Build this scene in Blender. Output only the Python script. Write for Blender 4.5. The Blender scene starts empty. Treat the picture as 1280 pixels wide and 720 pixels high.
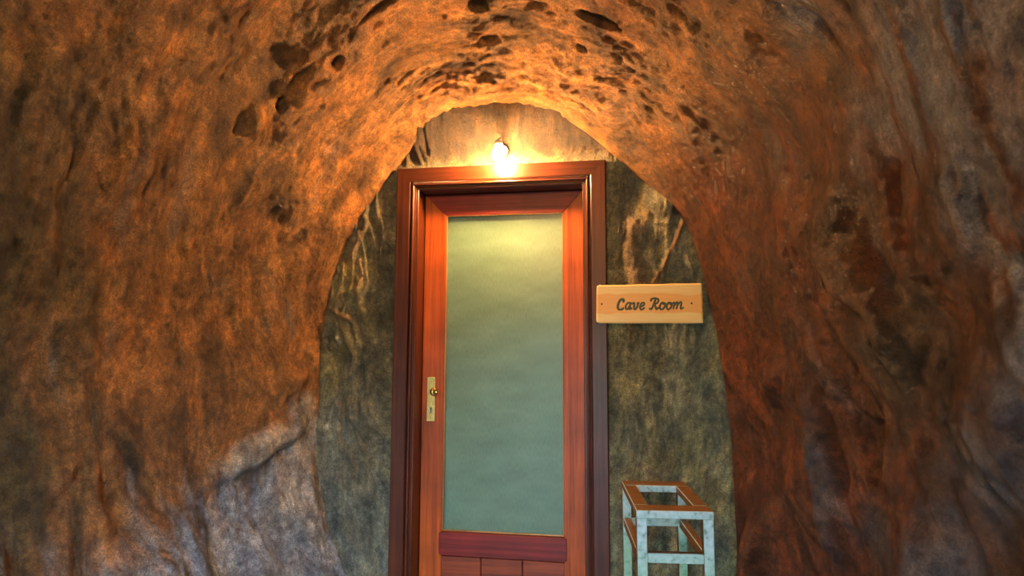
import bpy, math, random
import numpy as np
from mathutils import Vector, Matrix
random.seed(7); np.random.seed(7)
sc = bpy.context.scene
COL = sc.collection

# ================= camera =================
cd = bpy.data.cameras.new('camera'); cam = bpy.data.objects.new('camera', cd); COL.objects.link(cam)
Fv = Vector((-.157, .982, .101)).normalized(); Rv = Vector((.988, .157, .004)); Rv = (Rv-Rv.dot(Fv)*Fv).normalized(); Uv = Rv.cross(Fv)
cam.matrix_world = Matrix(((Rv.x, Uv.x, -Fv.x, .5158), (Rv.y, Uv.y, -Fv.y, -2.8036), (Rv.z, Uv.z, -Fv.z, 1.2228), (0, 0, 0, 1)))
cd.sensor_width = 36; cd.lens = 773.23/1280*36; cd.clip_start = .02
cd.dof.use_dof = True; cd.dof.focus_distance = 2.6; cd.dof.aperture_fstop = 2.6
sc.camera = cam
# ================= sky and exposure =================
w = bpy.data.worlds.new('sky'); sc.world = w; w.use_nodes = True
wn = w.node_tree.nodes; wn.clear()
sky = wn.new('ShaderNodeTexSky'); sky.sky_type = 'NISHITA'; sky.sun_disc = False; sky.sun_elevation = math.radians(38); sky.sun_rotation = math.radians(120)
bg = wn.new('ShaderNodeBackground'); bg.inputs['Strength'].default_value = 5.6
wo = wn.new('ShaderNodeOutputWorld'); w.node_tree.links.new(sky.outputs[0], bg.inputs[0]); w.node_tree.links.new(bg.outputs[0], wo.inputs[0])
sc.view_settings.view_transform = 'Standard'; sc.view_settings.look = 'None'; sc.view_settings.gamma = 1
sc.view_settings.use_curve_mapping = False; sc.view_settings.exposure = 0.22
BULB_COLOR = (1.0, .50, .18); BULB_STRENGTH = 2100.0; PENDANT_STRENGTH = 3000.0
# ================= helpers =================
def mat(name): 
    m = bpy.data.materials.new(name); m.use_nodes = True
    return m, m.node_tree.nodes, m.node_tree.links, m.node_tree.nodes['Principled BSDF']
def ramp(N, stops):
    r = N.new('ShaderNodeValToRGB'); e = r.color_ramp.elements
    while len(e) < len(stops): e.new(.5)
    for el, (p, c) in zip(e, stops): el.position = p; el.color = (*c, 1)
    return r
def new_mesh(name, V, Fc, m, parent=None, smooth=False, col=None, stroke=None):
    """V, Fc in world metres; the object's origin is its parent's origin"""
    me = bpy.data.meshes.new(name)
    V = np.asarray(V, float)
    off = np.array(parent_loc(parent)); V = V-off
    if isinstance(Fc, np.ndarray) and Fc.ndim == 2:
        n, k = Fc.shape
        me.vertices.add(len(V)); me.vertices.foreach_set('co', V.ravel())
        me.loops.add(n*k); me.loops.foreach_set('vertex_index', Fc.ravel().astype(np.int32))
        me.polygons.add(n); me.polygons.foreach_set('loop_start', np.arange(0, n*k, k, dtype=np.int32))
        me.update(calc_edges=True); me.validate()
    else:
        me.from_pydata([tuple(v) for v in V], [], [tuple(int(i) for i in f) for f in Fc]); me.update()
    if smooth: me.polygons.foreach_set('use_smooth', np.ones(len(me.polygons), bool))
    if col is not None:
        ca = me.color_attributes.new('paint', 'FLOAT_COLOR', 'POINT'); c4 = np.ones((len(V), 4)); c4[:, :3] = col
        ca.data.foreach_set('color', c4.ravel())
    if stroke is not None:
        sa = me.attributes.new('stroke', 'FLOAT_VECTOR', 'POINT'); sa.data.foreach_set('vector', np.asarray(stroke, float).ravel())
    for mm in (m if isinstance(m, (list, tuple)) else [m]): me.materials.append(mm)
    o = bpy.data.objects.new(name, me); COL.objects.link(o)
    if parent is not None: o.parent = parent
    return o
def parent_loc(p):
    t = Vector((0, 0, 0))
    while p is not None: t = t+p.location; p = p.parent
    return t
def empty(name, loc=(0, 0, 0)):
    o = bpy.data.objects.new(name, None); o.location = loc; COL.objects.link(o); o.empty_display_size = .1; return o
def tag(o, label=None, cat=None, kind=None):
    if label: o['label'] = label
    if cat: o['category'] = cat
    if kind: o['kind'] = kind
    return o
class MB:
    def __init__(s): s.v = []; s.f = []
    def add(s, V, Fc):
        b = len(s.v); s.v += [tuple(v) for v in V]; s.f += [tuple(i+b for i in f) for f in Fc]; return s
    def box(s, x0, x1, y0, y1, z0, z1, b=.002):
        """box with chamfered edges"""
        b = min(b, (x1-x0)*.45, (y1-y0)*.45, (z1-z0)*.45)
        V = []; idx = {}
        for sx in (0, 1):
            for sy in (0, 1):
                for sz in (0, 1):
                    c = np.array([(x0, x1)[sx], (y0, y1)[sy], (z0, z1)[sz]]); d = np.array([b*(1-2*sx), b*(1-2*sy), b*(1-2*sz)])
                    for ax in range(3):
                        p = c+d; p[ax] = c[ax]; idx[(sx, sy, sz, ax)] = len(V); V.append(p)
        Fc = []
        for ax in range(3):
            o1, o2 = [i for i in range(3) if i != ax]
            for sgn in (0, 1):
                q = []
                for u, v in ((0, 0), (1, 0), (1, 1), (0, 1)):
                    k = [0, 0, 0]; k[ax] = sgn; k[o1] = u; k[o2] = v; q.append(idx[(*k, ax)])
                Fc.append(q if (sgn == 1) != (ax == 1) else q[::-1])
        for ax in range(3):                       # edge strips along ax
            o1, o2 = [i for i in range(3) if i != ax]
            for u in (0, 1):
                for v in (0, 1):
                    def g(t, fx):
                        k = [0, 0, 0]; k[ax] = t; k[o1] = u; k[o2] = v; return idx[(*k, fx)]
                    q = [g(0, o1), g(1, o1), g(1, o2), g(0, o2)]
                    Fc.append(q if ((u == v) == (ax != 1)) else q[::-1])
        for k0 in idx:
            if k0[3] == 0:
                sx, sy, sz, _ = k0; t = [idx[(sx, sy, sz, i)] for i in range(3)]
                Fc.append(t if (sx+sy+sz) % 2 == 1 else t[::-1])
        return s.add(V, Fc)
    def lathe(s, prof, o, axis, n=24):
        """prof = [(radius, distance along axis)]"""
        axis = Vector(axis).normalized(); u = axis.orthogonal().normalized(); v = axis.cross(u); o = Vector(o); V = []; Fc = []
        for r, h in prof:
            for k in range(n):
                t = 2*math.pi*k/n; V.append(o+axis*h+(u*math.cos(t)+v*math.sin(t))*max(r, 1e-5))
        for i in range(len(prof)-1):
            for k in range(n): Fc.append((i*n+k, i*n+(k+1) % n, (i+1)*n+(k+1) % n, (i+1)*n+k))
        Fc.append(tuple(range(n))[::-1]); Fc.append(tuple((len(prof)-1)*n+k for k in range(n)))
        return s.add(V, Fc)
    def sweep(s, sections):
        """closed sections (lists of points, same length) joined and capped"""
        n = len(sections[0]); V = [p for q in sections for p in q]; Fc = []
        for i in range(len(sections)-1):
            for k in range(n): Fc.append((i*n+k, i*n+(k+1) % n, (i+1)*n+(k+1) % n, (i+1)*n+k))
        Fc.append(tuple(range(n))[::-1]); Fc.append(tuple((len(sections)-1)*n+k for k in range(n)))
        return s.add(V, Fc)
    def build(s, name, m, parent=None, smooth=False): 
        o = new_mesh(name, s.v, s.f, m, parent, smooth)
        import bmesh
        bm = bmesh.new(); bm.from_mesh(o.data); bmesh.ops.recalc_face_normals(bm, faces=bm.faces); bm.to_mesh(o.data); bm.free()
        return o
_P = np.random.RandomState(3).permutation(256); _P = np.r_[_P, _P, _P]
_G = np.random.RandomState(4).normal(size=(256, 3)); _G /= np.linalg.norm(_G, axis=1)[:, None]
def perlin(x, y, z):
    xi, yi, zi = np.floor(x).astype(int), np.floor(y).astype(int), np.floor(z).astype(int)
    fx, fy, fz = x-xi, y-yi, z-zi; u, v, w_ = [f*f*f*(f*(f*6-15)+10) for f in (fx, fy, fz)]
    def g(i, j, k):
        h = _P[_P[_P[(xi+i) & 255]+((yi+j) & 255)]+((zi+k) & 255)]; q = _G[h]
        return q[..., 0]*(fx-i)+q[..., 1]*(fy-j)+q[..., 2]*(fz-k)
    L = lambda a, b, t: a+(b-a)*t
    return L(L(L(g(0, 0, 0), g(1, 0, 0), u), L(g(0, 1, 0), g(1, 1, 0), u), v), L(L(g(0, 0, 1), g(1, 0, 1), u), L(g(0, 1, 1), g(1, 1, 1), u), v), w_)*1.6
def fbm(x, y, z, o=4, gain=.5):
    t = 0; a = 1
    for i in range(o): t = t+a*perlin(x*2**i+17*i, y*2**i, z*2**i); a *= gain
    return t
def sstep(a, b, x): t = np.clip((x-a)/(b-a), 0, 1); return t*t*(3-2*t)
def grid_faces(nu, nv, flip=False):
    i = np.arange(nu-1)[:, None]*nv+np.arange(nv-1)[None]; i = i.ravel()
    q = np.stack([i, i+1, i+nv+1, i+nv], -1)
    return q[:, ::-1] if flip else q
def lerp(a, b, t): return a+(np.asarray(b)-a)*t[..., None]
def seg_dist(px, py, pts):
    """distance to a polyline and the fraction along it"""
    best = np.full(px.shape, 1e9); fr = np.zeros(px.shape); n = len(pts)-1
    for i in range(n):
        (ax, ay), (bx, by) = pts[i], pts[i+1]; dx, dy = bx-ax, by-ay
        t = np.clip(((px-ax)*dx+(py-ay)*dy)/(dx*dx+dy*dy+1e-12), 0, 1); d = np.hypot(px-ax-t*dx, py-ay-t*dy)
        m = d < best; best = np.where(m, d, best); fr = np.where(m, (i+t)/n, fr)
    return best, fr

# ================= materials =================
def plaster(name, rough=.5, bump=1.0, tint=.35):
    m, N, L, B = mat(name)
    at = N.new('ShaderNodeAttribute'); at.attribute_name = 'paint'
    tc = N.new('ShaderNodeTexCoord')
    def noise(scale, det=4, r=.6):
        n = N.new('ShaderNodeTexNoise'); n.inputs['Scale'].default_value = scale; n.inputs['Detail'].default_value = det; n.inputs['Roughness'].default_value = r
        L.new(tc.outputs['Object'], n.inputs['Vector']); return n
    st = N.new('ShaderNodeAttribute'); st.attribute_name = 'stroke'
    def snoise(ka, ks, det=4, r=.6, dist=.5):
        mp = N.new('ShaderNodeMapping'); mp.inputs['Scale'].default_value = (ka, ks, 1); L.new(st.outputs['Vector'], mp.inputs['Vector'])
        n = N.new('ShaderNodeTexNoise'); n.inputs['Scale'].default_value = 1; n.inputs['Detail'].default_value = det; n.inputs['Roughness'].default_value = r; n.inputs['Distortion'].default_value = dist
        L.new(mp.outputs[0], n.inputs['Vector']); return n
    def mult(A, fac, stops):
        r = ramp(N, stops); L.new(fac, r.inputs[0])
        mx = N.new('ShaderNodeMix'); mx.data_type = 'RGBA'; mx.blend_type = 'MULTIPLY'; mx.inputs['Factor'].default_value = 1
        L.new(A, mx.inputs['A']); L.new(r.outputs[0], mx.inputs['B']); return mx.outputs['Result']
    n1 = snoise(9, 17, 7, .70, .6); n4 = snoise(45, 80, 5, .7, .2); n2 = noise(210, 3, .7); n3 = noise(34, 9, .80); n5 = snoise(2.6, 5.5, 6, .65, 1.5); n6 = noise(11, 7, .7)
    c = mult(at.outputs['Color'], n1.outputs['Fac'], [(.36, (.58,)*3), (.64, (1.32,)*3)])
    c = mult(c, n4.outputs['Fac'], [(.38, (.86,)*3), (.62, (1.12,)*3)])
    c = mult(c, n2.outputs['Fac'], [(.40, (.66,)*3), (.60, (1.30,)*3)])
    c = mult(c, n5.outputs['Fac'], [(.36, (.55, .60, .68)), (.5, (.95, .95, .95)), (.64, (1.3, 1.15, .95))])
    c = mult(c, n6.outputs['Fac'], [(.36, (.52, .53, .56)), (.5, (.92,)*3), (.64, (1.4, 1.32, 1.2))])
    c = mult(c, n3.outputs['Fac'], [(.40, (.66,)*3), (.60, (1.28,)*3)])
    L.new(c, B.inputs['Base Color'])
    rr = N.new('ShaderNodeMapRange'); rr.inputs['To Min'].default_value = rough-.12; rr.inputs['To Max'].default_value = rough+.22
    L.new(n3.outputs['Fac'], rr.inputs['Value']); L.new(rr.outputs[0], B.inputs['Roughness'])
    b1 = N.new('ShaderNodeBump'); b1.inputs['Strength'].default_value = .8*bump; b1.inputs['Distance'].default_value = .009; L.new(n2.outputs['Fac'], b1.inputs['Height'])
    b2 = N.new('ShaderNodeBump'); b2.inputs['Strength'].default_value = 1.0*bump; b2.inputs['Distance'].default_value = .030
    L.new(n3.outputs['Fac'], b2.inputs['Height']); L.new(b1.outputs[0], b2.inputs['Normal']); L.new(b2.outputs[0], B.inputs['Normal'])
    b3 = N.new('ShaderNodeBump'); b3.inputs['Strength'].default_value = .5*bump; b3.inputs['Distance'].default_value = .016; L.new(n1.outputs['Fac'], b3.inputs['Height']); L.new(b2.outputs[0], b3.inputs['Normal'])
    b4 = N.new('ShaderNodeBump'); b4.inputs['Strength'].default_value = .35*bump; b4.inputs['Distance'].default_value = .006; L.new(n4.outputs['Fac'], b4.inputs['Height']); L.new(b3.outputs[0], b4.inputs['Normal']); L.new(b4.outputs[0], B.inputs['Normal'])
    B.inputs['Specular IOR Level'].default_value = .55
    return m
def wood(name, dark, light, axis='Z', rough=.22, coat=.6, scale=1.0, bump=.12):
    m, N, L, B = mat(name)
    tc = N.new('ShaderNodeTexCoord'); oi = N.new('ShaderNodeObjectInfo')
    ad = N.new('ShaderNodeVectorMath'); ad.operation = 'ADD'
    cb = N.new('ShaderNodeVectorMath'); cb.operation = 'SCALE'; cb.inputs[0].default_value = (3.1, 5.7, 4.3); L.new(oi.outputs['Random'], cb.inputs['Scale'])
    L.new(tc.outputs['Object'], ad.inputs[0]); L.new(cb.outputs[0], ad.inputs[1])
    mp = N.new('ShaderNodeMapping'); L.new(ad.outputs[0], mp.inputs['Vector'])
    k = {'X': (1.2, 45, 45), 'Z': (45, 45, 1.2)}[axis]; mp.inputs['Scale'].default_value = [q*scale for q in k]
    n1 = N.new('ShaderNodeTexNoise'); n1.inputs['Scale'].default_value = 1; n1.inputs['Detail'].default_value = 6; n1.inputs['Roughness'].default_value = .65; n1.inputs['Distortion'].default_value = .6
    L.new(mp.outputs[0], n1.inputs['Vector'])
    n2 = N.new('ShaderNodeTexNoise'); n2.inputs['Scale'].default_value = 5; n2.inputs['Detail'].default_value = 3; L.new(ad.outputs[0], n2.inputs['Vector'])
    mid = tuple((a+b)/2 for a, b in zip(dark, light))
    r = ramp(N, [(.28, dark), (.5, mid), (.74, light)]); L.new(n1.outputs['Fac'], r.inputs[0])
    r2 = ramp(N, [(.3, (.62,)*3), (.7, (1.15,)*3)]); L.new(n2.outputs['Fac'], r2.inputs[0])
    mx = N.new('ShaderNodeMix'); mx.data_type = 'RGBA'; mx.blend_type = 'MULTIPLY'; mx.inputs['Factor'].default_value = .8
    L.new(r.outputs[0], mx.inputs['A']); L.new(r2.outputs[0], mx.inputs['B']); L.new(mx.outputs['Result'], B.inputs['Base Color'])
    B.inputs['Specular IOR Level'].default_value = .35; B.inputs['Roughness'].default_value = rough; B.inputs['Coat Weight'].default_value = coat; B.inputs['Coat Roughness'].default_value = .12
    b = N.new('ShaderNodeBump'); b.inputs['Strength'].default_value = bump; b.inputs['Distance'].default_value = .004; L.new(n1.outputs['Fac'], b.inputs['Height']); L.new(b.outputs[0], B.inputs['Normal'])
    return m
def simple(name, c, rough=.4, metal=0, noise_amt=.2, sc_=60, bump=0):
    m, N, L, B = mat(name)
    tc = N.new('ShaderNodeTexCoord'); n = N.new('ShaderNodeTexNoise'); n.inputs['Scale'].default_value = sc_; n.inputs['Detail'].default_value = 5; L.new(tc.outputs['Object'], n.inputs['Vector'])
    r = ramp(N, [(.3, tuple(q*(1-noise_amt) for q in c)), (.7, tuple(min(1, q*(1+noise_amt)) for q in c))]); L.new(n.outputs['Fac'], r.inputs[0]); L.new(r.outputs[0], B.inputs['Base Color'])
    B.inputs['Roughness'].default_value = rough; B.inputs['Metallic'].default_value = metal
    if bump:
        b = N.new('ShaderNodeBump'); b.inputs['Strength'].default_value = bump; b.inputs['Distance'].default_value = .003; L.new(n.outputs['Fac'], b.inputs['Height']); L.new(b.outputs[0], B.inputs['Normal'])
    return m
M_vault = plaster('vault_plaster', .34, 1.0)
M_wall = plaster('end_wall_plaster', .40, .8)
M_casing_v = wood('casing_wood_upright', (.028, .006, .003), (.13, .031, .008), 'Z', .36, .06)
M_casing_h = wood('casing_wood_level', (.028, .006, .003), (.13, .031, .008), 'X', .36, .06)
M_stile = wood('stile_wood', (.17, .022, .003), (.62, .13, .010), 'Z', .42, .03)
M_rail = wood('rail_wood', (.09, .007, .006), (.32, .026, .016), 'X', .42, .03)
M_board = wood('board_wood', (.10, .018, .010), (.42, .08, .020), 'X', .4, .1, scale=.8)
M_goldbead = wood('glazing_bead_wood', (.30, .15, .05), (.50, .30, .10), 'Z', .3, .2)
M_brass = simple('brass', (.80, .55, .18), .22, 1, .12, 90, .1)
M_steel = simple('screw_steel', (.35, .30, .22), .35, 1, .1)
M_dark = simple('keyhole_dark', (.012, .010, .008), .6, 0, .1)
M_white = simple('lamp_plastic', (.62, .58, .50), .4, 0, .05)
M_letter = simple('letter_green_paint', (.075, .085, .040), .5, 0, .5, 140)
# ---- vault shape (metres; x right, y into the end wall, z up) ----
ARCH = [(-.55,-.12),(-.62,0),(-.714,.179),(-.787,.348),(-.819,.462),(-.858,.645),(-.875,.757),(-.879,.983),(-.878,1.174),
 (-.86,1.368),(-.811,1.603),(-.741,1.76),(-.654,1.909),(-.555,2.054),(-.45,2.19),(-.33,2.30),(-.16,2.365),(.05,2.375),
 (.25,2.335),(.40,2.245),(.531,2.135),(.656,2.016),(.762,1.92),(.831,1.838),(.883,1.702),(.921,1.539),(.963,1.325),
 (.985,1.151),(1.005,.945),(1.015,.809),(1.018,.608),(1.022,.411),(1.015,.28),(1.01,.1),(1.01,-.12)]
def catmull(P, n=24):
    P = np.array(P, float); Q = np.vstack([2*P[0]-P[1], P, 2*P[-1]-P[-2]]); out = []
    for i in range(1, len(Q)-2):
        t = np.linspace(0, 1, n, endpoint=False)[:, None]
        a, b, c, d = Q[i-1], Q[i], Q[i+1], Q[i+2]
        out.append(.5*((2*b)+(-a+c)*t+(2*a-5*b+4*c-d)*t*t+(-a+3*b-3*c+d)*t**3))
    out.append(P[-1:]); return np.vstack(out)
_C = catmull(ARCH); _L = np.r_[0, np.cumsum(np.hypot(*np.diff(_C, axis=0).T))]; LTOT = _L[-1]
def prof(a): return np.stack([np.interp(a, _L, _C[:, 0]), np.interp(a, _L, _C[:, 1])], -1)
_ag = np.linspace(0, LTOT, 400); _T = np.gradient(prof(_ag), axis=0)
_k = np.hanning(61); _k /= _k.sum()
_T = np.stack([np.convolve(np.pad(_T[:, i], 30, 'edge'), _k, 'valid') for i in (0, 1)], -1)
_T /= np.linalg.norm(_T, axis=1)[:, None]
def pnorm(a):                                    # outward normal of the arch line
    t = np.stack([np.interp(a, _ag, _T[:, 0]), np.interp(a, _ag, _T[:, 1])], -1)
    return np.stack([-t[..., 1], t[..., 0]], -1)
def flare(a, s):
    G = np.interp(a, [0, 1.6, 2.7, 3.9, 4.5, LTOT], [.62, .75, .95, .85, .62, .55])
    T = np.interp(a, [0, 1.6, 2.7, 3.9, LTOT], [1.3, 1.4, 1.4, 1.35, 1.3])
    t = np.clip((s-2.7)/2.3, 0, 1); t = t*t*(3-2*t); E = np.interp(a, [0, 1.6, 3.1, 4.4, LTOT], [.25, .10, -.50, .10, .25])      # the unseen mouth is lowered to limit daylight on the upper walls
    g = G*(1-np.exp(-np.maximum(s, 0)/T)); return g+(E-g)*t
def rim_y(a): return np.interp(a, [0, 2.0, 2.6, 4.0, 4.3, LTOT], [.03, .03, .0, .0, -.025, -.025])
def base_surface(a, s):
    p = prof(a); n = pnorm(a); g = flare(a, s)
    return np.stack([p[..., 0]+n[..., 0]*g, rim_y(a)-s, p[..., 1]+n[..., 1]*g], -1)
# ================= the vault =================
C_OCHRE = np.array([.42, .20, .060]); C_RUST = np.array([.125, .033, .011]); C_BROWN = np.array([.09, .046, .020]); C_GREY = np.array([.17, .19, .21])
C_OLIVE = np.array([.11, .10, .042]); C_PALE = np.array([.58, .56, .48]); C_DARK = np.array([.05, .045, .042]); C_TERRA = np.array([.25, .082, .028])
def blob(A, S, a, s, ra, rs, rot=0, edge=0.5, wob=.25):
    """soft mask of an oval patch at (a, s), radii in metres, with a wandering edge"""
    c, q = math.cos(rot), math.sin(rot); da, ds = A-a, S-s
    u, v = (c*da+q*ds)/ra, (-q*da+c*ds)/rs
    d = np.hypot(u, v)+wob*fbm(A*9+a, S*9, np.full_like(A, 3.3), 3)
    return 1-sstep(1-edge, 1+edge, d)
def vault_grid():
    a = np.linspace(0, LTOT, 860)
    s = np.r_[np.linspace(-.16, -.01, 6), np.linspace(0, .7, 160), np.linspace(.7, 1.75, 150)[1:], np.linspace(1.75, 5.0, 70)[1:]]
    A, S = np.meshgrid(a, s, indexing='ij'); X = base_surface(A, S)
    # a little room behind the rim on the right gives the dark joint there
    n = pnorm(A); gap = sstep(4.0, 4.35, A)*np.clip(-S/.03, 0, 1)*.035
    X[..., 0] += n[..., 0]*gap; X[..., 2] += n[..., 1]*gap
    dA = np.gradient(X, axis=0); dS = np.gradient(X, axis=1)+1e-9; Nn = np.cross(dS, dA); Nn /= np.linalg.norm(Nn, axis=-1)[..., None]
    if Nn[430, 60, 2] > 0: Nn = -Nn                              # into the room
    right = sstep(4.0, 4.6, A); top = np.exp(-((A-3.0)/.8)**2); left = 1-sstep(1.9, 2.6, A)
    z0 = np.zeros_like(A)
    wa = A+.10*fbm(A*1.7, S*1.7, z0+5, 3); ws = S+.07*fbm(A*1.9, S*1.9, z0+9, 3)+right*(A-4.5)*-.30+left*(A-1.5)*-.10
    fade = sstep(-.01, .16, S)
    h = .06*perlin(A*1.5, S*2.3, z0+1.5)*fade + .032*perlin(A*3.2, S*4.6, z0+2.5)*fade
    ma = sstep(-.35, .45, perlin(A*1.9, S*3.1, z0+101)); mb = sstep(-.3, .5, perlin(A*3.1, S*4.3, z0+111)); mc = sstep(-.2, .6, fbm(A*2.4, S*5, z0+121, 2))
    r1 = fbm(wa*2.2, ws*6.5, z0+11, 3, .45); h += (.026+.022*right)*r1*(.3+.7*fade)*(.35+.65*ma)
    r2 = perlin(wa*4.5, ws*17, z0+21); h += (.008+.009*top)*(.5-np.sqrt(r2*r2+.012)*1.8)*mb*(.4+.6*fade)        # trowelled ridges
    h += (.007+.012*top)*fbm(wa*11, ws*30, z0+31, 3, .55)*(.3+.9*mc)*(.5+.5*fade)
    bl = np.abs(perlin(wa*3.2+.4*perlin(A*2, S*2, z0+151), ws*(6.5-1.5*right), z0+161)); h += (.050+.035*right-.015*left)*(np.sqrt(bl*bl+.0015)-.2)*(.25+.75*fade)*(.4+.8*sstep(-.4, .5, perlin(A*1.3, S*2, z0+171)))      # bulges parted by creases
    bl2 = np.abs(perlin(wa*8, ws*13, z0+181)); h += (.014+.012*top)*(np.sqrt(bl2*bl2+.002)-.2)*mc*(.3+.7*fade)
    h += .0045*fbm(A*26, S*34, z0+41, 3, .6)*(.5+1.0*(1-mc))
    sc2 = perlin(A*6+ .3*wa, ws*10, z0+131); h += .018*np.floor(sc2*3+.5*fbm(A*14, S*20, z0+141, 2))/3*mb*top*fade          # broken flakes overhead
    pit = fbm(A*11, S*15, z0+51, 2); h -= .012*sstep(.55, .95, pit)*(.3+.7*top)*fade
    # ---- paint washes, some standing in for light ----
    nA = fbm(A*1.3, S*1.8, z0+61, 4); nB = fbm(wa*2.4, ws*7, z0+71, 4); nC = fbm(wa*4, ws*16, z0+81, 4, .6); nD = fbm(A*2.2, S*3, z0+91, 4)
    col = np.zeros(A.shape+(3,))+C_OCHRE
    col = lerp(col, C_BROWN, .75*sstep(-.1, .8, nB)*(1-.4*top))
    col = lerp(col, C_RUST, np.clip(sstep(3.55, 4.15, A+.25*nA+.1*nC)*(.95), 0, 1))
    col = lerp(col, C_RUST*1.25, .5*sstep(.1, .7, nD)*sstep(1.2, 2.2, A)*(1-right))
    col = lerp(col, C_TERRA, right*.6*sstep(.0, .6, nC+.4*nB))
    col = lerp(col, C_BROWN*.6, right*.7*sstep(.1, .7, nB-.3*nC)*sstep(.35, .9, S+.2*nA))
    col = lerp(col, C_OLIVE, .55*sstep(.05, .6, nA+.4*nC)*sstep(.5, 1.1, S)*(1-top))
    col = lerp(col, C_GREY, .5*sstep(.4, .85, -nB+.3*nC)*(.25+.75*(1-top))*(1-.5*right))
    col = lerp(col, C_OLIVE*.75, .8*sstep(.85, 1.25, S+.25*nB)*(1-sstep(1.9, 2.3, A)))
    col = lerp(col, C_BROWN*.8, .6*sstep(.75, 1.15, S+.3*nD)*sstep(4.3, 4.7, A))
    col = lerp(col, C_OCHRE*1.45, .65*np.exp(-((A-2.35)/.4)**2)*sstep(-.5, .3, nC+nD)*(1-.5*sstep(1.2, 1.5, S)))  # bulb's warm glow on the upper left put into the colour
    # lower left: cool daylight painted in grey-blue, and pale render by the arch foot
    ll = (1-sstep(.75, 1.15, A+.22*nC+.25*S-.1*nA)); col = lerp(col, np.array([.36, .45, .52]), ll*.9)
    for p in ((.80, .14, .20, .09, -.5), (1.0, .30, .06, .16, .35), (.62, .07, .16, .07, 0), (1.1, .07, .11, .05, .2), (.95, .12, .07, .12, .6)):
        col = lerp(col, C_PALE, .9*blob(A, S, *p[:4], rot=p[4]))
    # upper right: cool sky sheen painted as grey-blue patches toward the mouth
    for p in ((4.02, 1.42, .30, .28, 0), (4.12, 1.15, .10, .22, .3), (4.30, 1.22, .16, .05, 0), (3.88, .95, .05, .10, .5), (4.55, 1.35, .25, .07, .1)):
        col = lerp(col, C_GREY*1.35, .85*blob(A, S, *p[:4], rot=p[4], edge=.8, wob=.5)*sstep(-.5, .3, nC+.2))
    # lower right grey streaks and the terracotta lump by the rim
    for p in ((5.10, .55, .20, .045, 0), (5.25, .80, .12, .10, .4), (5.3, 1.1, .2, .12, .2), (4.95, 1.2, .12, .12, .2)):
        col = lerp(col, C_GREY*.75, .7*blob(A, S, *p[:4], rot=p[4], edge=.6, wob=.4))
    col = lerp(col, C_TERRA*1.15, .9*blob(A, S, 5.45, .13, .13, .035, rot=-.25))
    # ceiling: pale sand and a few dark scars
    col = lerp(col, C_OCHRE*1.25, top*.8*sstep(-.3, .5, nC)); col = lerp(col, C_BROWN*.9, top*.75*sstep(.25, .8, -nC+.2*nD))
    scars = [(2.99, .445, .022, .03, .9, .07), (3.06, .115, .035, .03, 0, .035), (3.36, .46, .075, .02, .15, .035), (3.33, .33, .02, .012, 0, .02), (3.50, .32, .035, .025, .2, .02), (3.0, .30, .04, .018, 0, .02),
             (2.53, .50, .018, .016, 0, .04), (2.42, .575, .055, .010, 0, .014), (2.75, .55, .10, .014, .1, .02), (2.62, .28, .06, .014, .1, .015), (2.305, .565, .026, .016, .3, .03)]
    for a_, s_, ra, rs, ro, dep in scars:
        b = blob(A, S, a_, s_, ra, rs, rot=ro, edge=.35, wob=.2); h -= dep*b; col = lerp(col, C_BROWN*.8, .55*b)
    for a_, s_, ra, rs, ro, dep in ((2.20, .625, .045, .035, .4, .05), (2.37, .525, .03, .028, 0, .045), (2.46, .56, .03, .08, .2, .03), (5.45, .13, .15, .05, -.25, .05), (5.12, .55, .26, .05, 0, .045), (1.0, .28, .05, .20, .40, .045),
                                   (.80, .15, .18, .10, 0, .04), (.62, .08, .12, .06, 0, .03), (4.75, .35, .05, .12, 1.0, .04), (4.8, .9, .45, .10, .25, .07), (5.3, .95, .3, .12, .3, .06), (1.25, .15, .04, .10, .5, .025), (2.9, .12, .16, .06, .1, .03), (4.36, 1.22, .12, .03, 0, .02)):
        b = blob(A, S, a_, s_, ra, rs, rot=ro, edge=.55, wob=.15); h += dep*b
        if a_ in (2.20, 2.37): col = lerp(col, C_OCHRE*1.45, .9*b)  # two facets painted pale as if lit by the bulb
    h = h*np.where(S < 0, 0.0, 1)+np.where(S < 0, .0, 0)
    X = X+Nn*(h*sstep(-.001, .012, S)+0*h)[..., None]
    return A, X, col, a, s, np.stack([wa, ws, z0], -1)
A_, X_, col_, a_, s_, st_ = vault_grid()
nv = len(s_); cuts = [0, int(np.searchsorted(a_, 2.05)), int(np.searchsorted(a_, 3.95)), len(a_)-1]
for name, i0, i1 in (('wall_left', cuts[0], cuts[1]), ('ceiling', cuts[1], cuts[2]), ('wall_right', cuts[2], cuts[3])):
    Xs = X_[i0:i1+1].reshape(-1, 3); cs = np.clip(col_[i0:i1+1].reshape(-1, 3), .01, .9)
    o = new_mesh(name, Xs, grid_faces(i1-i0+1, nv), M_vault, None, True, cs, st_[i0:i1+1].reshape(-1, 3)); tag(o, kind='structure')
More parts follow.
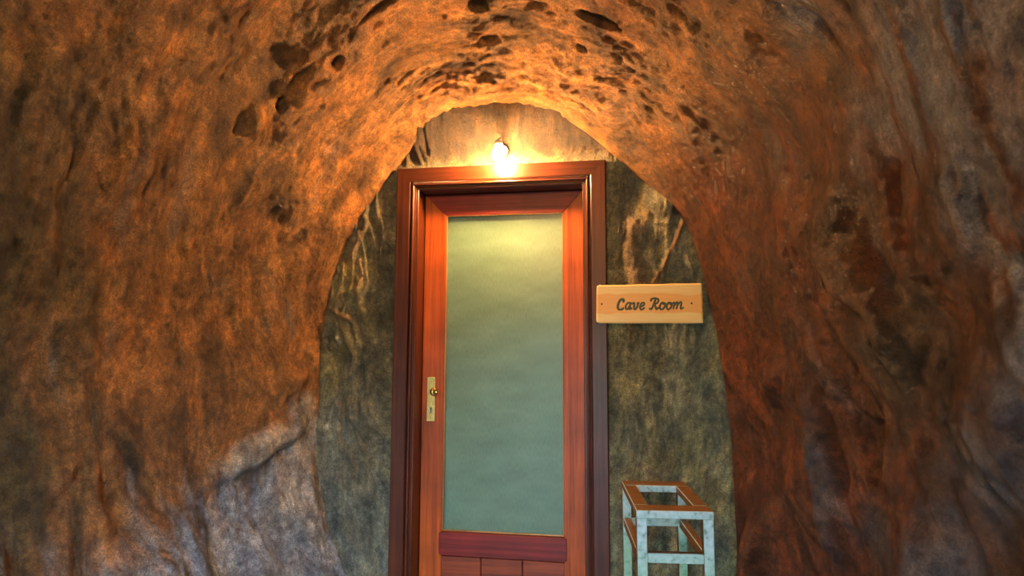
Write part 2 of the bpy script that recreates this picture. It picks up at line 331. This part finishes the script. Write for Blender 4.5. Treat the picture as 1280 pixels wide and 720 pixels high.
# rock body round the vault, so that it is solid seen from outside
ao = np.linspace(0, LTOT, 50); so = np.array([-.5, 0, 1, 2, 3, 4, 5.05]); AO, SO = np.meshgrid(ao, so, indexing='ij'); XO = base_surface(AO, SO); no = pnorm(AO)
XO[..., 0] += no[..., 0]*.45; XO[..., 2] += no[..., 1]*.45; XO += .06*fbm(XO[..., 0]*2, XO[..., 1]*2, XO[..., 2]*2, 3)[..., None]
V = XO.reshape(-1, 3); Fq = grid_faces(50, 7, True); inner = X_[np.linspace(0, len(a_)-1, 50).astype(int), -1]
V = np.vstack([V, inner]); ring = np.array([[i*7+6, (i+1)*7+6, 350+i+1, 350+i] for i in range(49)])
tag(new_mesh('wall_outer', V, np.vstack([Fq, ring]), M_vault, None, True, np.tile(C_BROWN, (len(V), 1)), V[:, [2, 1, 0]]), kind='structure')

# ================= the end wall =================
def end_wall():
    xs = np.r_[np.linspace(-1.5, -1.0, 12)[:-1], np.linspace(-1.0, -.455, 95), np.linspace(-.455, .455, 130)[1:-1], np.linspace(.455, 1.12, 115), np.linspace(1.12, 1.6, 12)[1:]]
    zs = np.r_[np.linspace(-.1, 2.045, 330), np.linspace(2.045, 2.5, 85)[1:], np.linspace(2.5, 2.9, 10)[1:]]
    Xg, Zg = np.meshgrid(xs, zs, indexing='ij'); z0 = np.zeros_like(Xg)
    y = .035+z0
    y -= .055*sstep(2.14, 2.36, Zg)                                # the wall curls forward into the vault over the door
    y += .05*sstep(.84, .98, Xg)*(1-sstep(1.75, 1.95, Zg))
    near = np.minimum(sstep(0, .06, np.maximum(np.abs(Xg)-.5, Zg-2.10)), 1)
    wx = Xg+.03*fbm(Xg*4, Zg*3, z0+3, 3); wz = Zg+.05*fbm(Xg*3, Zg*3, z0+7, 3); L_ = (Xg < 0)
    slant = np.where(L_, wx*1.0+wz*.10, wx-wz*.12)
    r = 1-np.abs(perlin(slant*16, wz*3.2, z0+13))*2.4; r2 = 1-np.abs(perlin(slant*34, wz*8, z0+17))*2.4
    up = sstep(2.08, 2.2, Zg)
    amp = np.where(L_, 1.0, .75)*(1-.6*up)
    y -= near*amp*(.013*r+.006*r2)*(.4+.9*sstep(-.4, .4, perlin(Xg*5, Zg*3, z0+37)))+near*.02*perlin(Xg*4, Zg*2.5, z0+19)+.002*fbm(Xg*40, Zg*30, z0+23, 3)
    c = np.zeros(Xg.shape+(3,))+np.array([.175, .175, .125])
    n1 = fbm(Xg*3, Zg*2.5, z0+29, 4); n2 = fbm(slant*14, Zg*4, z0+33, 4)
    c = lerp(c, np.array([.25, .235, .13]), sstep(-.2, .6, n2)*.7); c = lerp(c, np.array([.10, .11, .085]), .6*sstep(.1, .6, -n2))
    c = lerp(c, np.array([.24, .21, .09]), .5*sstep(0, .6, n1)*(1-sstep(1.5, 1.9, Zg)))
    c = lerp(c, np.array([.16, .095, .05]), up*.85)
    lowl = (1-sstep(.7, 1.2, Zg+.2*n1))*L_; c = lerp(c, np.array([.19, .22, .22]), lowl*.7)  # cool daylight low on the left painted into the wall
    c = c*np.array([1.08, 1.04, .85])*np.where(L_, 1.2, 1.7)[..., None]*(1-.78*up)[..., None]*(1-.25*sstep(.62, .50, np.abs(Xg))*0)[..., None]  # colour over the door darkened to offset the bulb's glare
    # raised veins (root-like) and pits
    for pts, wd, hh, tn in (([(.842, 1.80), (.80, 1.70), (.75, 1.60), (.70, 1.52)], .010, .016, 1), ([(.61, 1.80), (.60, 1.66), (.63, 1.53)], .035, .012, .8), ([(.68, 1.84), (.66, 1.78)], .02, .006, .6),
                            ([(-.66, 1.83), (-.70, 1.74), (-.75, 1.66)], .012, .012, .5), ([(-.84, 1.43), (-.79, 1.40), (-.73, 1.37)], .010, .014, .8), ([(-.69, 1.66), (-.67, 1.58), (-.70, 1.50)], .008, .010, .5),
                            ([(-.62, 1.95), (-.68, 1.85), (-.72, 1.70), (-.73, 1.6)], .007, .008, .2), ([(.62, 1.28), (.70, 1.12), (.72, 1.0)], .03, .010, 0), ([(.58, 1.2), (.56, 1.05)], .02, .010, 0), ([(.8, 1.22), (.88, 1.1)], .03, .010, 0)):
        d, f = seg_dist(Xg, Zg, pts); b = np.exp(-(d/wd)**2)*near; y -= hh*b
        c = lerp(c, np.array([.42, .20, .085]), b*.75*tn)
    b = np.exp(-(np.hypot((Xg-.835)/.035, (Zg-1.86)/.022))**2); y += .03*b; c = lerp(c, C_DARK, b*.7)
    for (px, pz, sr) in ((-.79, 1.28, .008), (-.775, 1.26, .006), (-.83, .86, .01), (.60, 1.0, .006)):
        b = np.exp(-(np.hypot(Xg-px, Zg-pz)/sr)**2); y -= .008*b; c = lerp(c, np.array([.6, .6, .55]), b)
    V = np.stack([Xg, y, Zg], -1).reshape(-1, 3); Fc = grid_faces(len(xs), len(zs), True)
    cen = V[Fc].mean(1); keep = ~((np.abs(cen[:, 0]) < .4549) & (cen[:, 2] < 2.0449)); Fc = Fc[keep]
    used = np.unique(Fc); re = -np.ones(len(V), int); re[used] = np.arange(len(used))
    return new_mesh('wall_back', V[used], re[Fc], M_wall, None, True, np.clip(c.reshape(-1, 3)[used], .01, .9), np.stack([wz, slant, 0*wz], -1).reshape(-1, 3)[used])
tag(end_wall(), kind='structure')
# ---- floor ----
M_floor = simple('floor_cement', (.20, .20, .19), .55, 0, .35, 9, .3)
xs = np.linspace(-2.2, 2.4, 60); ys = np.linspace(-5.4, .25, 70); XX, YY = np.meshgrid(xs, ys, indexing='ij')
ZZ = -.004+.004*fbm(XX*3, YY*3, XX*0, 3); ZZ = np.minimum(ZZ, 0)
tag(new_mesh('floor', np.stack([XX, YY, ZZ], -1).reshape(-1, 3), grid_faces(60, 70, True), M_floor, None, True), kind='structure')
M_added_bank = simple('added_bank_outside', (.07, .13, .06), .9, 0, .4, 2)
xs = np.linspace(-24, 24, 90); ys = np.linspace(-30, -4.9, 60); XX, YY = np.meshgrid(xs, ys, indexing='ij')
ZZ = -.03+4.0*(1-sstep(-24, -8, YY))+.35*fbm(XX*.5, YY*.5, XX*0, 4)*(1-sstep(-9, -6.5, YY))  # unseen bank added to dim the sky low in the mouth
tag(new_mesh('ground_added_bank', np.stack([XX, YY, ZZ], -1).reshape(-1, 3), grid_faces(90, 60, True), M_added_bank, None, True), 'added grassy bank outside the mouth, unseen, holding back low sky light', None, 'structure')
# ---- unseen room behind the door, added as a box against sky light ----
M_added_room = simple('added_room_wall', (.25, .22, .18), .8, 0, .1)
b = MB(); 
b.add([(-.8, .09, -.02), (.8, .09, -.02), (.8, .09, 2.6), (-.8, .09, 2.6), (-.8, 1.2, -.02), (.8, 1.2, -.02), (.8, 1.2, 2.6), (-.8, 1.2, 2.6)], [(4, 5, 6, 7), (0, 4, 7, 3), (1, 2, 6, 5), (3, 7, 6, 2), (0, 1, 5, 4)])
tag(b.build('wall_added_room', M_added_room), kind='structure')
# ================= door frame =================
trim = tag(empty('trim_1', (0, 0, 0)), 'dark varnished wooden door frame', None, 'structure')
# moulding section: (distance in from the outer edge, y)
PR = [(0, .045), (0, .004), (.004, 0), (.066, 0), (.070, .003), (.0735, .012), (.076, .012)]
for k in range(9):
    t = math.pi*k/8; PR.append((.083-.007*math.cos(t), .010-.0105*math.sin(t)))
PR += [(.091, .014), (.094, .014), (.096, .018), (.105, .022), (.105, .045)]
TOP = 2.10
def jamb_sec(sx, top):
    return lambda: None
for sx in (-1, 1):
    b = MB(); b.sweep([[(sx*(.5-d), y, 0) for d, y in PR], [(sx*(.5-d), y, TOP-d) for d, y in PR]]); b.build('casing_upright', M_casing_v, trim)
b = MB(); b.sweep([[(-.5+d, y, TOP-d) for d, y in PR], [(.5-d, y, TOP-d) for d, y in PR]]); b.build('casing_head', M_casing_h, trim)
for sx in (-1, 1):
    b = MB(); x0, x1 = sorted((sx*.394, sx*.452)); b.box(x0, x1, .018, .30, 0, 2.045, .002); b.build('jamb_lining', M_casing_v, trim)
b = MB(); b.box(-.3938, .3938, .018, .30, 1.996, 2.046, .002); b.build('head_lining', M_casing_h, trim)
# little notches of the rope mould under the head
b = MB()
for i in range(92):
    x = -.415+i*.00912; b.box(x, x+.0052, .0005, .009, TOP-.0765, TOP-.0705, .001)
o = b.build('rope_moulding', M_casing_h, trim); o['kind'] = 'stuff'
b = MB(); b.box(-.3935, .3935, .10, .22, .0, .025, .003); b.build('threshold', M_casing_h, trim)

# ================= door leaf =================
door = tag(empty('door_1', (-.39, .14, .03)), 'wooden door with a tall glass pane and a brass knob', None, 'structure')
Y0, Y1 = .124, .164
XL, XR, GL, GR, GT, GB, LT = -.3915, .3915, -.283, .293, 1.888, .378, 1.993
def prism(pts, y0, y1, c=.0015):
    cx = sum(p[0] for p in pts)/len(pts); cz = sum(p[1] for p in pts)/len(pts)
    sh = [(x-math.copysign(c, x-cx), z-math.copysign(c, z-cz)) for x, z in pts]
    return MB().sweep([[(x, y0, z) for x, z in sh], [(x, y0+c, z) for x, z in pts], [(x, y1, z) for x, z in pts]])
prism([(XL, .03), (GL-.001, .03), (GL-.001, GT), (XL, LT)], Y0, Y1).build('stile', M_stile, door)
prism([(XR, .03), (GR+.001, .03), (GR+.001, GT), (XR, LT)], Y0, Y1).build('stile', M_stile, door)
prism([(XL+.0015, LT), (GL, GT+.001), (GR, GT+.001), (XR-.0015, LT)], Y0+.0005, Y1).build('top_rail', M_rail, door)
def rrect(x0, x1, z0, z1, r, n=5):
    P = []
    for cx, cz, t0 in ((x1-r, z1-r, 0), (x0+r, z1-r, 90), (x0+r, z0+r, 180), (x1-r, z0+r, 270)):
        for k in range(n): t = math.radians(t0+90*k/(n-1)); P.append((cx+r*math.cos(t), cz+r*math.sin(t)))
    return P
prism(rrect(-.297, .306, .268, .374, .012), Y0-.005, Y1-.004, .002).build('middle_rail', M_rail, door)
for x0, x1 in ((-.285, -.0965), (-.0935, .0995), (.1025, .2945)):
    prism([(x0, .16), (x1, .16), (x1, .2635), (x0, .2635)], Y0+.004, Y1-.005, .003).build('board', M_board, door)
prism([(GL, .031), (GR, .031), (GR, .157), (GL, .157)], Y0+.0005, Y1).build('bottom_rail', M_rail, door)
b = MB(); b.box(GL, GR, Y1-.012, Y1-.006, .15, .27, .001); b.build('backing_panel', M_dark, door)
# glazing beads, glass, curtain
for bx in ((GL, GL+.005, GB, GT), (GR-.004, GR, GB, GT), (GL+.005, GR-.004, GB-.001, GB+.004), (GL+.005, GR-.004, GT-.004, GT)):
    b = MB(); b.box(bx[0], bx[1], Y0+.003, Y0+.014, bx[2], bx[3], .001); b.build('glazing_bead', M_goldbead, door)
m, N, L, B = mat('glass'); out = [n for n in N if n.type == 'OUTPUT_MATERIAL'][0]
tr = N.new('ShaderNodeBsdfTransparent'); tr.inputs[0].default_value = (.93, .97, .94, 1); gl = N.new('ShaderNodeBsdfGlossy'); gl.inputs['Roughness'].default_value = .28; gl.inputs[0].default_value = (.8, .8, .8, 1)
fr = N.new('ShaderNodeFresnel'); fr.inputs['IOR'].default_value = 1.5; mixs = N.new('ShaderNodeMixShader')
ge = N.new('ShaderNodeNewGeometry'); sb = N.new('ShaderNodeMath'); sb.operation = 'SUBTRACT'; sb.inputs[0].default_value = 1; L.new(ge.outputs['Backfacing'], sb.inputs[1])
mu = N.new('ShaderNodeMath'); mu.operation = 'MULTIPLY'; L.new(sb.outputs[0], mu.inputs[0]); L.new(fr.outputs[0], mu.inputs[1]); L.new(mu.outputs[0], mixs.inputs[0]); L.new(tr.outputs[0], mixs.inputs[1]); L.new(gl.outputs[0], mixs.inputs[2]); L.new(mixs.outputs[0], out.inputs['Surface'])
M_glass = m
b = MB(); b.box(GL+.002, GR-.002, Y0+.014, Y0+.018, GB-.003, GT+.003, .0005); b.build('glass_pane', M_glass, door)
m, N, L, B = mat('curtain_cloth')
tc = N.new('ShaderNodeTexCoord'); mp = N.new('ShaderNodeMapping'); mp.inputs['Scale'].default_value = (260, 1, 40); L.new(tc.outputs['Object'], mp.inputs[0])
n1 = N.new('ShaderNodeTexNoise'); n1.inputs['Scale'].default_value = 1; L.new(mp.outputs[0], n1.inputs['Vector'])
n2 = N.new('ShaderNodeTexNoise'); n2.inputs['Scale'].default_value = 5; n2.inputs['Detail'].default_value = 6; mp2 = N.new('ShaderNodeMapping'); mp2.inputs['Scale'].default_value = (1, 1, 2.5); L.new(tc.outputs['Object'], mp2.inputs[0]); L.new(mp2.outputs[0], n2.inputs['Vector'])
r1 = ramp(N, [(.3, (.165, .255, .195)), (.7, (.215, .32, .25))]); L.new(n1.outputs['Fac'], r1.inputs[0])
r2 = ramp(N, [(.3, (.82, .84, .82)), (.7, (1.1, 1.1, 1.1))]); L.new(n2.outputs['Fac'], r2.inputs[0])
mx = N.new('ShaderNodeMix'); mx.data_type = 'RGBA'; mx.blend_type = 'MULTIPLY'; mx.inputs['Factor'].default_value = 1; L.new(r1.outputs[0], mx.inputs['A']); L.new(r2.outputs[0], mx.inputs['B']); L.new(mx.outputs['Result'], B.inputs['Base Color'])
B.inputs['Roughness'].default_value = .8; M_curtain = m
xs = np.linspace(GL-.01, GR+.01, 60); zs = np.linspace(GB-.02, GT+.02, 60); XX, ZZ = np.meshgrid(xs, zs, indexing='ij')
YY = Y0+.026+.0015*fbm(XX*7, ZZ*1.5, XX*0, 3)
o = new_mesh('curtain', np.stack([XX, YY, ZZ], -1).reshape(-1, 3), grid_faces(60, 60, True), M_curtain, door, True)
sm = o.modifiers.new('thickness', 'SOLIDIFY'); sm.thickness = .0015; sm.offset = -1
o['label'] = 'plain pale green cloth stretched behind the glass'
# lock plate, knob, keyhole, screws
PX0, PX1, PZ0, PZ1 = -.366, -.324, .884, 1.096
pl = prism(rrect(PX0, PX1, PZ0, PZ1, .004, 3), Y0-.004, Y0+.0005, .001).build('lock_plate', M_brass, door); pl['label'] = 'upright brass lock plate'
k = MB(); k.lathe([(.010, 0), (.011, .003), (.0075, .006), (.0065, .020), (.008, .026), (.015, .030), (.0195, .037), (.0205, .044), (.019, .051), (.013, .056), (.006, .0575), (.0055, .0565), (0, .0565)], (-.342, Y0-.004, 1.027), (.62, -1, 0), 28)
o = k.build('door_knob', M_brass, pl, True)
k = MB(); k.lathe([(.0045, 0), (.0045, .0008), (0, .0008)], (-.345, Y0-.0041, .945), (0, -1, 0), 14); k.box(-.3472, -.3428, Y0-.0049, Y0-.0041, .925, .945, .0003); k.build('keyhole', M_dark, pl)
k = MB(); k.sweep([[(-.345+.0085*math.cos(t), Y0-.0045, .936+.0165*math.sin(t)) for t in np.linspace(0, 2*math.pi, 20, endpoint=False)], [(-.345+.0085*math.cos(t), Y0-.0040, .936+.0165*math.sin(t)) for t in np.linspace(0, 2*math.pi, 20, endpoint=False)]]); k.build('escutcheon', M_steel, pl)
for zz in (1.079, .898):
    k = MB(); k.lathe([(.0038, 0), (.0036, .0012), (.002, .0018), (0, .0018)], (-.345, Y0-.004, zz), (0, -1, 0), 12); k.build('screw', M_steel, pl)

# ================= bulb lamp over the door =================
LP = Vector((.016, -.087, 2.121))                                      # centre of the bulb
wl = tag(empty('wall_lamp', (.022, .0, 2.165)), 'small bare glowing bulb in a pale lampholder above the door frame', 'lamp')
b = MB(); b.lathe([(.024, -.03), (.024, .006), (.019, .012), (.009, .016), (0, .016)], (.021, .006, 2.168), (0, -1, 0), 28); b.build('mounting_base', M_white, wl, True)
b = MB(); pts = [Vector((.021, -.005, 2.168)), Vector((.020, -.03, 2.190)), Vector((.018, -.062, 2.202)), Vector((.016, -.081, 2.186))]
secs = []
for i, p in enumerate(pts):
    d = (pts[min(i+1, 3)]-pts[max(i-1, 0)]).normalized(); u = Vector((1, 0, 0)); v = d.cross(u)
    secs.append([p+.0065*(u*math.cos(t)+v*math.sin(t)) for t in np.linspace(0, 2*math.pi, 12, endpoint=False)])
b.sweep(secs); b.build('arm', M_white, wl, True)
ax = Vector((0, -.06, -1)).normalized()
b = MB(); b.lathe([(.008, -.068), (.017, -.062), (.0185, -.045), (.0185, -.030), (.015, -.026), (0, -.026)], LP, ax, 24); b.build('lamp_holder', M_white, wl, True)
m, N, L, B = mat('lit_bulb'); B.inputs['Base Color'].default_value = (.9, .8, .6, 1); B.inputs['Emission Color'].default_value = (*BULB_COLOR, 1); B.inputs['Emission Strength'].default_value = BULB_STRENGTH
b = MB(); b.lathe([(.002, .030)]+[(.030*math.cos(t), -.030*math.sin(t)) for t in np.linspace(-1.35, .9, 9)]+[(.013, -.030)], LP, ax, 16); b.build('bulb', m, wl, True)

# ---- a second bare bulb hangs from the vault nearer the mouth, out of the picture ----
PP = Vector((-.08, -3.5, 2.40))
pn = tag(empty('pendant_lamp', (PP.x, PP.y, 3.0)), 'bare glowing bulb hanging on a cord from the vault', 'lamp')
b = MB(); b.lathe([(.003, .09), (.003, .75), (0, .75)], PP, (0, 0, 1), 10); b.build('cord', M_dark, pn)
b = MB(); b.lathe([(.017, .026), (.0185, .03), (.0185, .07), (.008, .09), (0, .09)], PP, (0, 0, 1), 24); b.build('lamp_holder', M_white, pn, True)
m, N, L, B = mat('lit_pendant_bulb'); B.inputs['Base Color'].default_value = (.9, .8, .6, 1); B.inputs['Emission Color'].default_value = (*BULB_COLOR, 1); B.inputs['Emission Strength'].default_value = PENDANT_STRENGTH
b = MB(); b.lathe([(.002, -.030)]+[(.030*math.cos(t), .030*math.sin(t)) for t in np.linspace(-1.35, .9, 9)]+[(.013, .030)], PP, (0, 0, 1), 16); b.v = [v for v in b.v]; b.build('bulb', m, pn, True)

# ================= carved sign =================
BX0, BX1, BZ0, BZ1, BYF, BYB = .452, .909, 1.346, 1.519, -.030, -.0085
def sign():
    root = tag(empty('wooden_sign', (.68, BYB, 1.432)), 'light pine board with carved green words, screwed beside the door frame', 'sign')
    S = 3690.0; ox, oz = .5200, 1.4295                                      # letter sketch units to metres
    T = lambda p: (ox+p[0]/S, oz+(195-p[1])/S)
    strokes = [  # (polyline, half width)
        ([(192, 150), (196, 125), (178, 112), (150, 122), (122, 160), (104, 210), (103, 255), (125, 284), (160, 280), (186, 262)], 12.5),
        ([(300, 178), (272, 172), (240, 200), (226, 245), (238, 276), (262, 268), (292, 225)], 10), ([(308, 176), (294, 235), (292, 275), (318, 264)], 11),
        ([(340, 186), (366, 176), (364, 225), (362, 270), (384, 276), (412, 235), (424, 176), (436, 182)], 10.5),
        ([(462, 240), (500, 222), (526, 190), (508, 170), (476, 190), (454, 240), (468, 280), (498, 278), (522, 258)], 10),
        ([(634, 140), (640, 116), (690, 102), (738, 112), (752, 140), (732, 174), (690, 196)], 10.5), ([(706, 118), (682, 180), (656, 245), (636, 276), (612, 270)], 11), ([(690, 196), (704, 245), (716, 276), (744, 258)], 11),
        ([(842, 178), (806, 174), (776, 216), (774, 262), (800, 284), (836, 258), (856, 212), (842, 178), (826, 196), (862, 188)], 10),
        ([(948, 178), (912, 174), (884, 216), (882, 262), (906, 284), (942, 256), (962, 212), (948, 178), (934, 196), (966, 186)], 10),
        ([(976, 184), (1000, 172), (1004, 190), (984, 270)], 9.5), ([(996, 226), (1034, 174), (1054, 180), (1034, 268)], 9.5), ([(1046, 224), (1090, 168), (1112, 180), (1096, 250), (1104, 274), (1136, 256)], 9.5)]
    x = np.r_[np.linspace(BX0, .538, 16), np.linspace(.538, .838, 440)[1:], np.linspace(.838, BX1, 12)[1:]]
    z = np.r_[np.linspace(BZ0, 1.402, 9), np.linspace(1.402, 1.464, 92)[1:], np.linspace(1.464, BZ1, 9)[1:]]
    Xg, Zg = np.meshgrid(x, z, indexing='ij'); D = np.full(Xg.shape, 1e9)
    for pl_, hw in strokes:
        P = catmull([T(p) for p in pl_], 4); d, f = seg_dist(Xg, Zg, [tuple(q) for q in P]); D = np.minimum(D, d-hw*1.6/S)
    cut = -D; dep = np.clip(cut/.0012, 0, 1)*.0022
    # rounded left corners, faintly uneven edges
    zc = (Zg-BZ0)/(BZ1-BZ0); r = .014; dz = np.minimum(Zg-BZ0, BZ1-Zg)
    left = np.where(dz < r, r-np.sqrt(np.maximum(r*r-(r-dz)**2, 0)), 0)+.003*zc
    right = .002*(1-zc)+0*Xg
    t = (Xg-BX0)/(BX1-BX0); core = (Xg > .537) & (Xg < .839)
    X2 = np.where(core, Xg, Xg+left*(1-sstep(0, .18, t))-right*0+.002*(1-zc)*sstep(.9, 1, t))
    Z2 = np.where(core, Zg, Zg); Z2 = Z2+(.004*(t-.5)*sstep(.3, .5, zc)-.001+.0006*np.sin(t*19))*sstep(.62, 1, zc)*sstep(0, .02, t)+.0004*np.sin(t*13)*(1-sstep(0, .3, zc))
    edge = np.minimum(np.minimum(np.arange(len(x)), np.arange(len(x))[::-1])[:, None], np.minimum(np.arange(len(z)), np.arange(len(z))[::-1])[None])
    Y = BYF+np.maximum(dep, 0)+(edge == 0)*.003
    V = np.stack([X2, Y, Z2], -1).reshape(-1, 3); Fc = grid_faces(len(x), len(z), True)
    inside = (cut.reshape(-1)[Fc].mean(1) > 0)
    def sub(Fs):
        used = np.unique(Fs); re = -np.ones(len(V), int); re[used] = np.arange(len(used)); return V[used], re[Fs], used, re
    m, N, L, B = mat('pine')
    tc = N.new('ShaderNodeTexCoord'); sp = N.new('ShaderNodeSeparateXYZ'); L.new(tc.outputs['Object'], sp.inputs[0])
    n1 = N.new('ShaderNodeTexNoise'); n1.noise_dimensions = '3D'; n1.inputs['Scale'].default_value = 1; n1.inputs['Detail'].default_value = 5; mp = N.new('ShaderNodeMapping'); mp.inputs['Scale'].default_value = (5, 1, 330); L.new(tc.outputs['Object'], mp.inputs[0]); L.new(mp.outputs[0], n1.inputs['Vector'])
    n2 = N.new('ShaderNodeTexNoise'); n2.inputs['Scale'].default_value = 9; n2.inputs['Detail'].default_value = 1; mp2 = N.new('ShaderNodeMapping'); mp2.inputs['Scale'].default_value = (1, 0, .4); L.new(tc.outputs['Object'], mp2.inputs[0]); L.new(mp2.outputs[0], n2.inputs['Vector'])
    ab = N.new('ShaderNodeMath'); ab.operation = 'ADD'; L.new(sp.outputs['Z'], ab.inputs[0]); ab.inputs[1].default_value = .000
    a2 = N.new('ShaderNodeMath'); a2.operation = 'ABSOLUTE'; L.new(ab.outputs[0], a2.inputs[0])
    a3 = N.new('ShaderNodeMath'); a3.operation = 'MULTIPLY_ADD'; L.new(n2.outputs['Fac'], a3.inputs[0]); a3.inputs[1].default_value = .035; L.new(a2.outputs[0], a3.inputs[2])
    rb = ramp(N, [(.0585/.1, (1, 1, 1)), (.062/.1, (0, 0, 0))]); sc_ = N.new('ShaderNodeMath'); sc_.operation = 'MULTIPLY'; sc_.inputs[1].default_value = 10; L.new(a3.outputs[0], sc_.inputs[0]); L.new(sc_.outputs[0], rb.inputs[0])
    c1 = ramp(N, [(.3, (.86, .40, .08)), (.7, (.93, .53, .14))]); c2 = ramp(N, [(.3, (.90, .56, .16)), (.7, (.95, .74, .30))]); L.new(n1.outputs['Fac'], c1.inputs[0]); L.new(n1.outputs['Fac'], c2.inputs[0])
    mx = N.new('ShaderNodeMix'); mx.data_type = 'RGBA'; L.new(rb.outputs[0], mx.inputs['Factor']); L.new(c2.outputs[0], mx.inputs['A']); L.new(c1.outputs[0], mx.inputs['B']); L.new(mx.outputs['Result'], B.inputs['Base Color'])
    B.inputs['Roughness'].default_value = .38
    v1, f1, used, re = sub(Fc[~inside]); nx, nz = len(x), len(z)
    loop = [re[i*nz] for i in range(nx)]+[re[(nx-1)*nz+j] for j in range(1, nz)]+[re[i*nz+nz-1] for i in range(nx-2, -1, -1)]+[re[j] for j in range(nz-2, 0, -1)]
    back = v1[loop].copy(); back[:, 1] = BYB; nb = len(v1); n = len(loop)
    side = np.array([[loop[i], nb+i, nb+(i+1) % n, loop[(i+1) % n]] for i in range(n)])
    faces = [tuple(q) for q in f1]+[tuple(q) for q in side]+[tuple(nb+i for i in range(n))[::-1]]
    new_mesh('board', np.vstack([v1, back]), faces, m, root)
    v2, f2, _, _ = sub(Fc[inside]); o = new_mesh('lettering', v2, f2, M_letter, root); o['label'] = 'carved green letters reading Cave Room'
    for px in (.477, .864):
        q = MB(); q.lathe([(.0042, -.003), (.0042, .0006), (.0025, .0010), (0, .0004)], (px, BYF, 1.4315), (0, -1, 0), 14); q.build('screw', M_dark, root)
sign()

# ================= plant stand =================
def stand():
    c = Vector((.700, -.365, 0)); root = tag(empty('plant_stand', c), 'tall narrow pale blue-green stand with an open top, right of the door', 'stand')
    m, N, L, B = mat('stand_paint')
    tc = N.new('ShaderNodeTexCoord'); n1 = N.new('ShaderNodeTexNoise'); n1.inputs['Scale'].default_value = 55; n1.inputs['Detail'].default_value = 6; L.new(tc.outputs['Object'], n1.inputs['Vector'])
    r = ramp(N, [(.30, (.15, .26, .22)), (.42, (.34, .52, .50)), (.7, (.50, .66, .66))]); L.new(n1.outputs['Fac'], r.inputs[0]); 
    sp = N.new('ShaderNodeSeparateXYZ'); L.new(tc.outputs['Object'], sp.inputs[0]); mr = N.new('ShaderNodeMapRange'); mr.inputs['From Min'].default_value = .60; mr.inputs['From Max'].default_value = .42; mr.inputs['To Max'].default_value = .6; L.new(sp.outputs['Z'], mr.inputs['Value'])
    mg = N.new('ShaderNodeMix'); mg.data_type = 'RGBA'; L.new(mr.outputs[0], mg.inputs['Factor']); L.new(r.outputs[0], mg.inputs['A']); mg.inputs['B'].default_value = (.20, .46, .20, 1); L.new(mg.outputs['Result'], B.inputs['Base Color']); B.inputs['Roughness'].default_value = .33
    bu = N.new('ShaderNodeBump'); bu.inputs['Strength'].default_value = .25; bu.inputs['Distance'].default_value = .002; L.new(n1.outputs['Fac'], bu.inputs['Height']); L.new(bu.outputs[0], B.inputs['Normal'])
    mb_, N, L, B2 = mat('stand_lamplight_brown'); tc = N.new('ShaderNodeTexCoord'); n2 = N.new('ShaderNodeTexNoise'); n2.inputs['Scale'].default_value = 30; n2.inputs['Detail'].default_value = 5; L.new(tc.outputs['Object'], n2.inputs['Vector'])
    r = ramp(N, [(.3, (.11, .050, .010)), (.7, (.19, .085, .014))]); L.new(n2.outputs['Fac'], r.inputs[0]); L.new(r.outputs[0], B2.inputs['Base Color']); B2.inputs['Roughness'].default_value = .5  # brown on tops and sides stands in for warm bulb light
    W, Dp, H, t, tt = .128, .240, .690, .034, .026
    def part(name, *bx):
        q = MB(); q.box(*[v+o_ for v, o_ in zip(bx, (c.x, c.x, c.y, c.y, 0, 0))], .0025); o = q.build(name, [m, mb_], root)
        for p in o.data.polygons:
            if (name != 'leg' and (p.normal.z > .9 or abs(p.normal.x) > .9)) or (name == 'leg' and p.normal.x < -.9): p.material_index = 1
        return o
    for sx in (-1, 1):
        for sy in (-1, 1):
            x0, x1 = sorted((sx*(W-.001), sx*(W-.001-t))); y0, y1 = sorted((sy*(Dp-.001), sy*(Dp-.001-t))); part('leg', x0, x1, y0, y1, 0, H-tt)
    for sy in (-1, 1):
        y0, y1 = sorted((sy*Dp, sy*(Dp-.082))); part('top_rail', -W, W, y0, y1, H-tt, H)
    for sx in (-1, 1):
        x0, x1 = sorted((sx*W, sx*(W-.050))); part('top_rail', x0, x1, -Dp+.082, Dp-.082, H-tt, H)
    for z0, z1 in ((.519, .551), (.10, .13)):
        for sy in (-1, 1):
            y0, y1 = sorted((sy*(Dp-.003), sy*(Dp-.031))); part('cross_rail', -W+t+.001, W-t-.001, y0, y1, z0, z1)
        for sx in (-1, 1):
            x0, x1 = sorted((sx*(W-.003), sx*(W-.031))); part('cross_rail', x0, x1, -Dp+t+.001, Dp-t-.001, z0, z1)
    root.rotation_euler.z = math.radians(5.0)
stand()
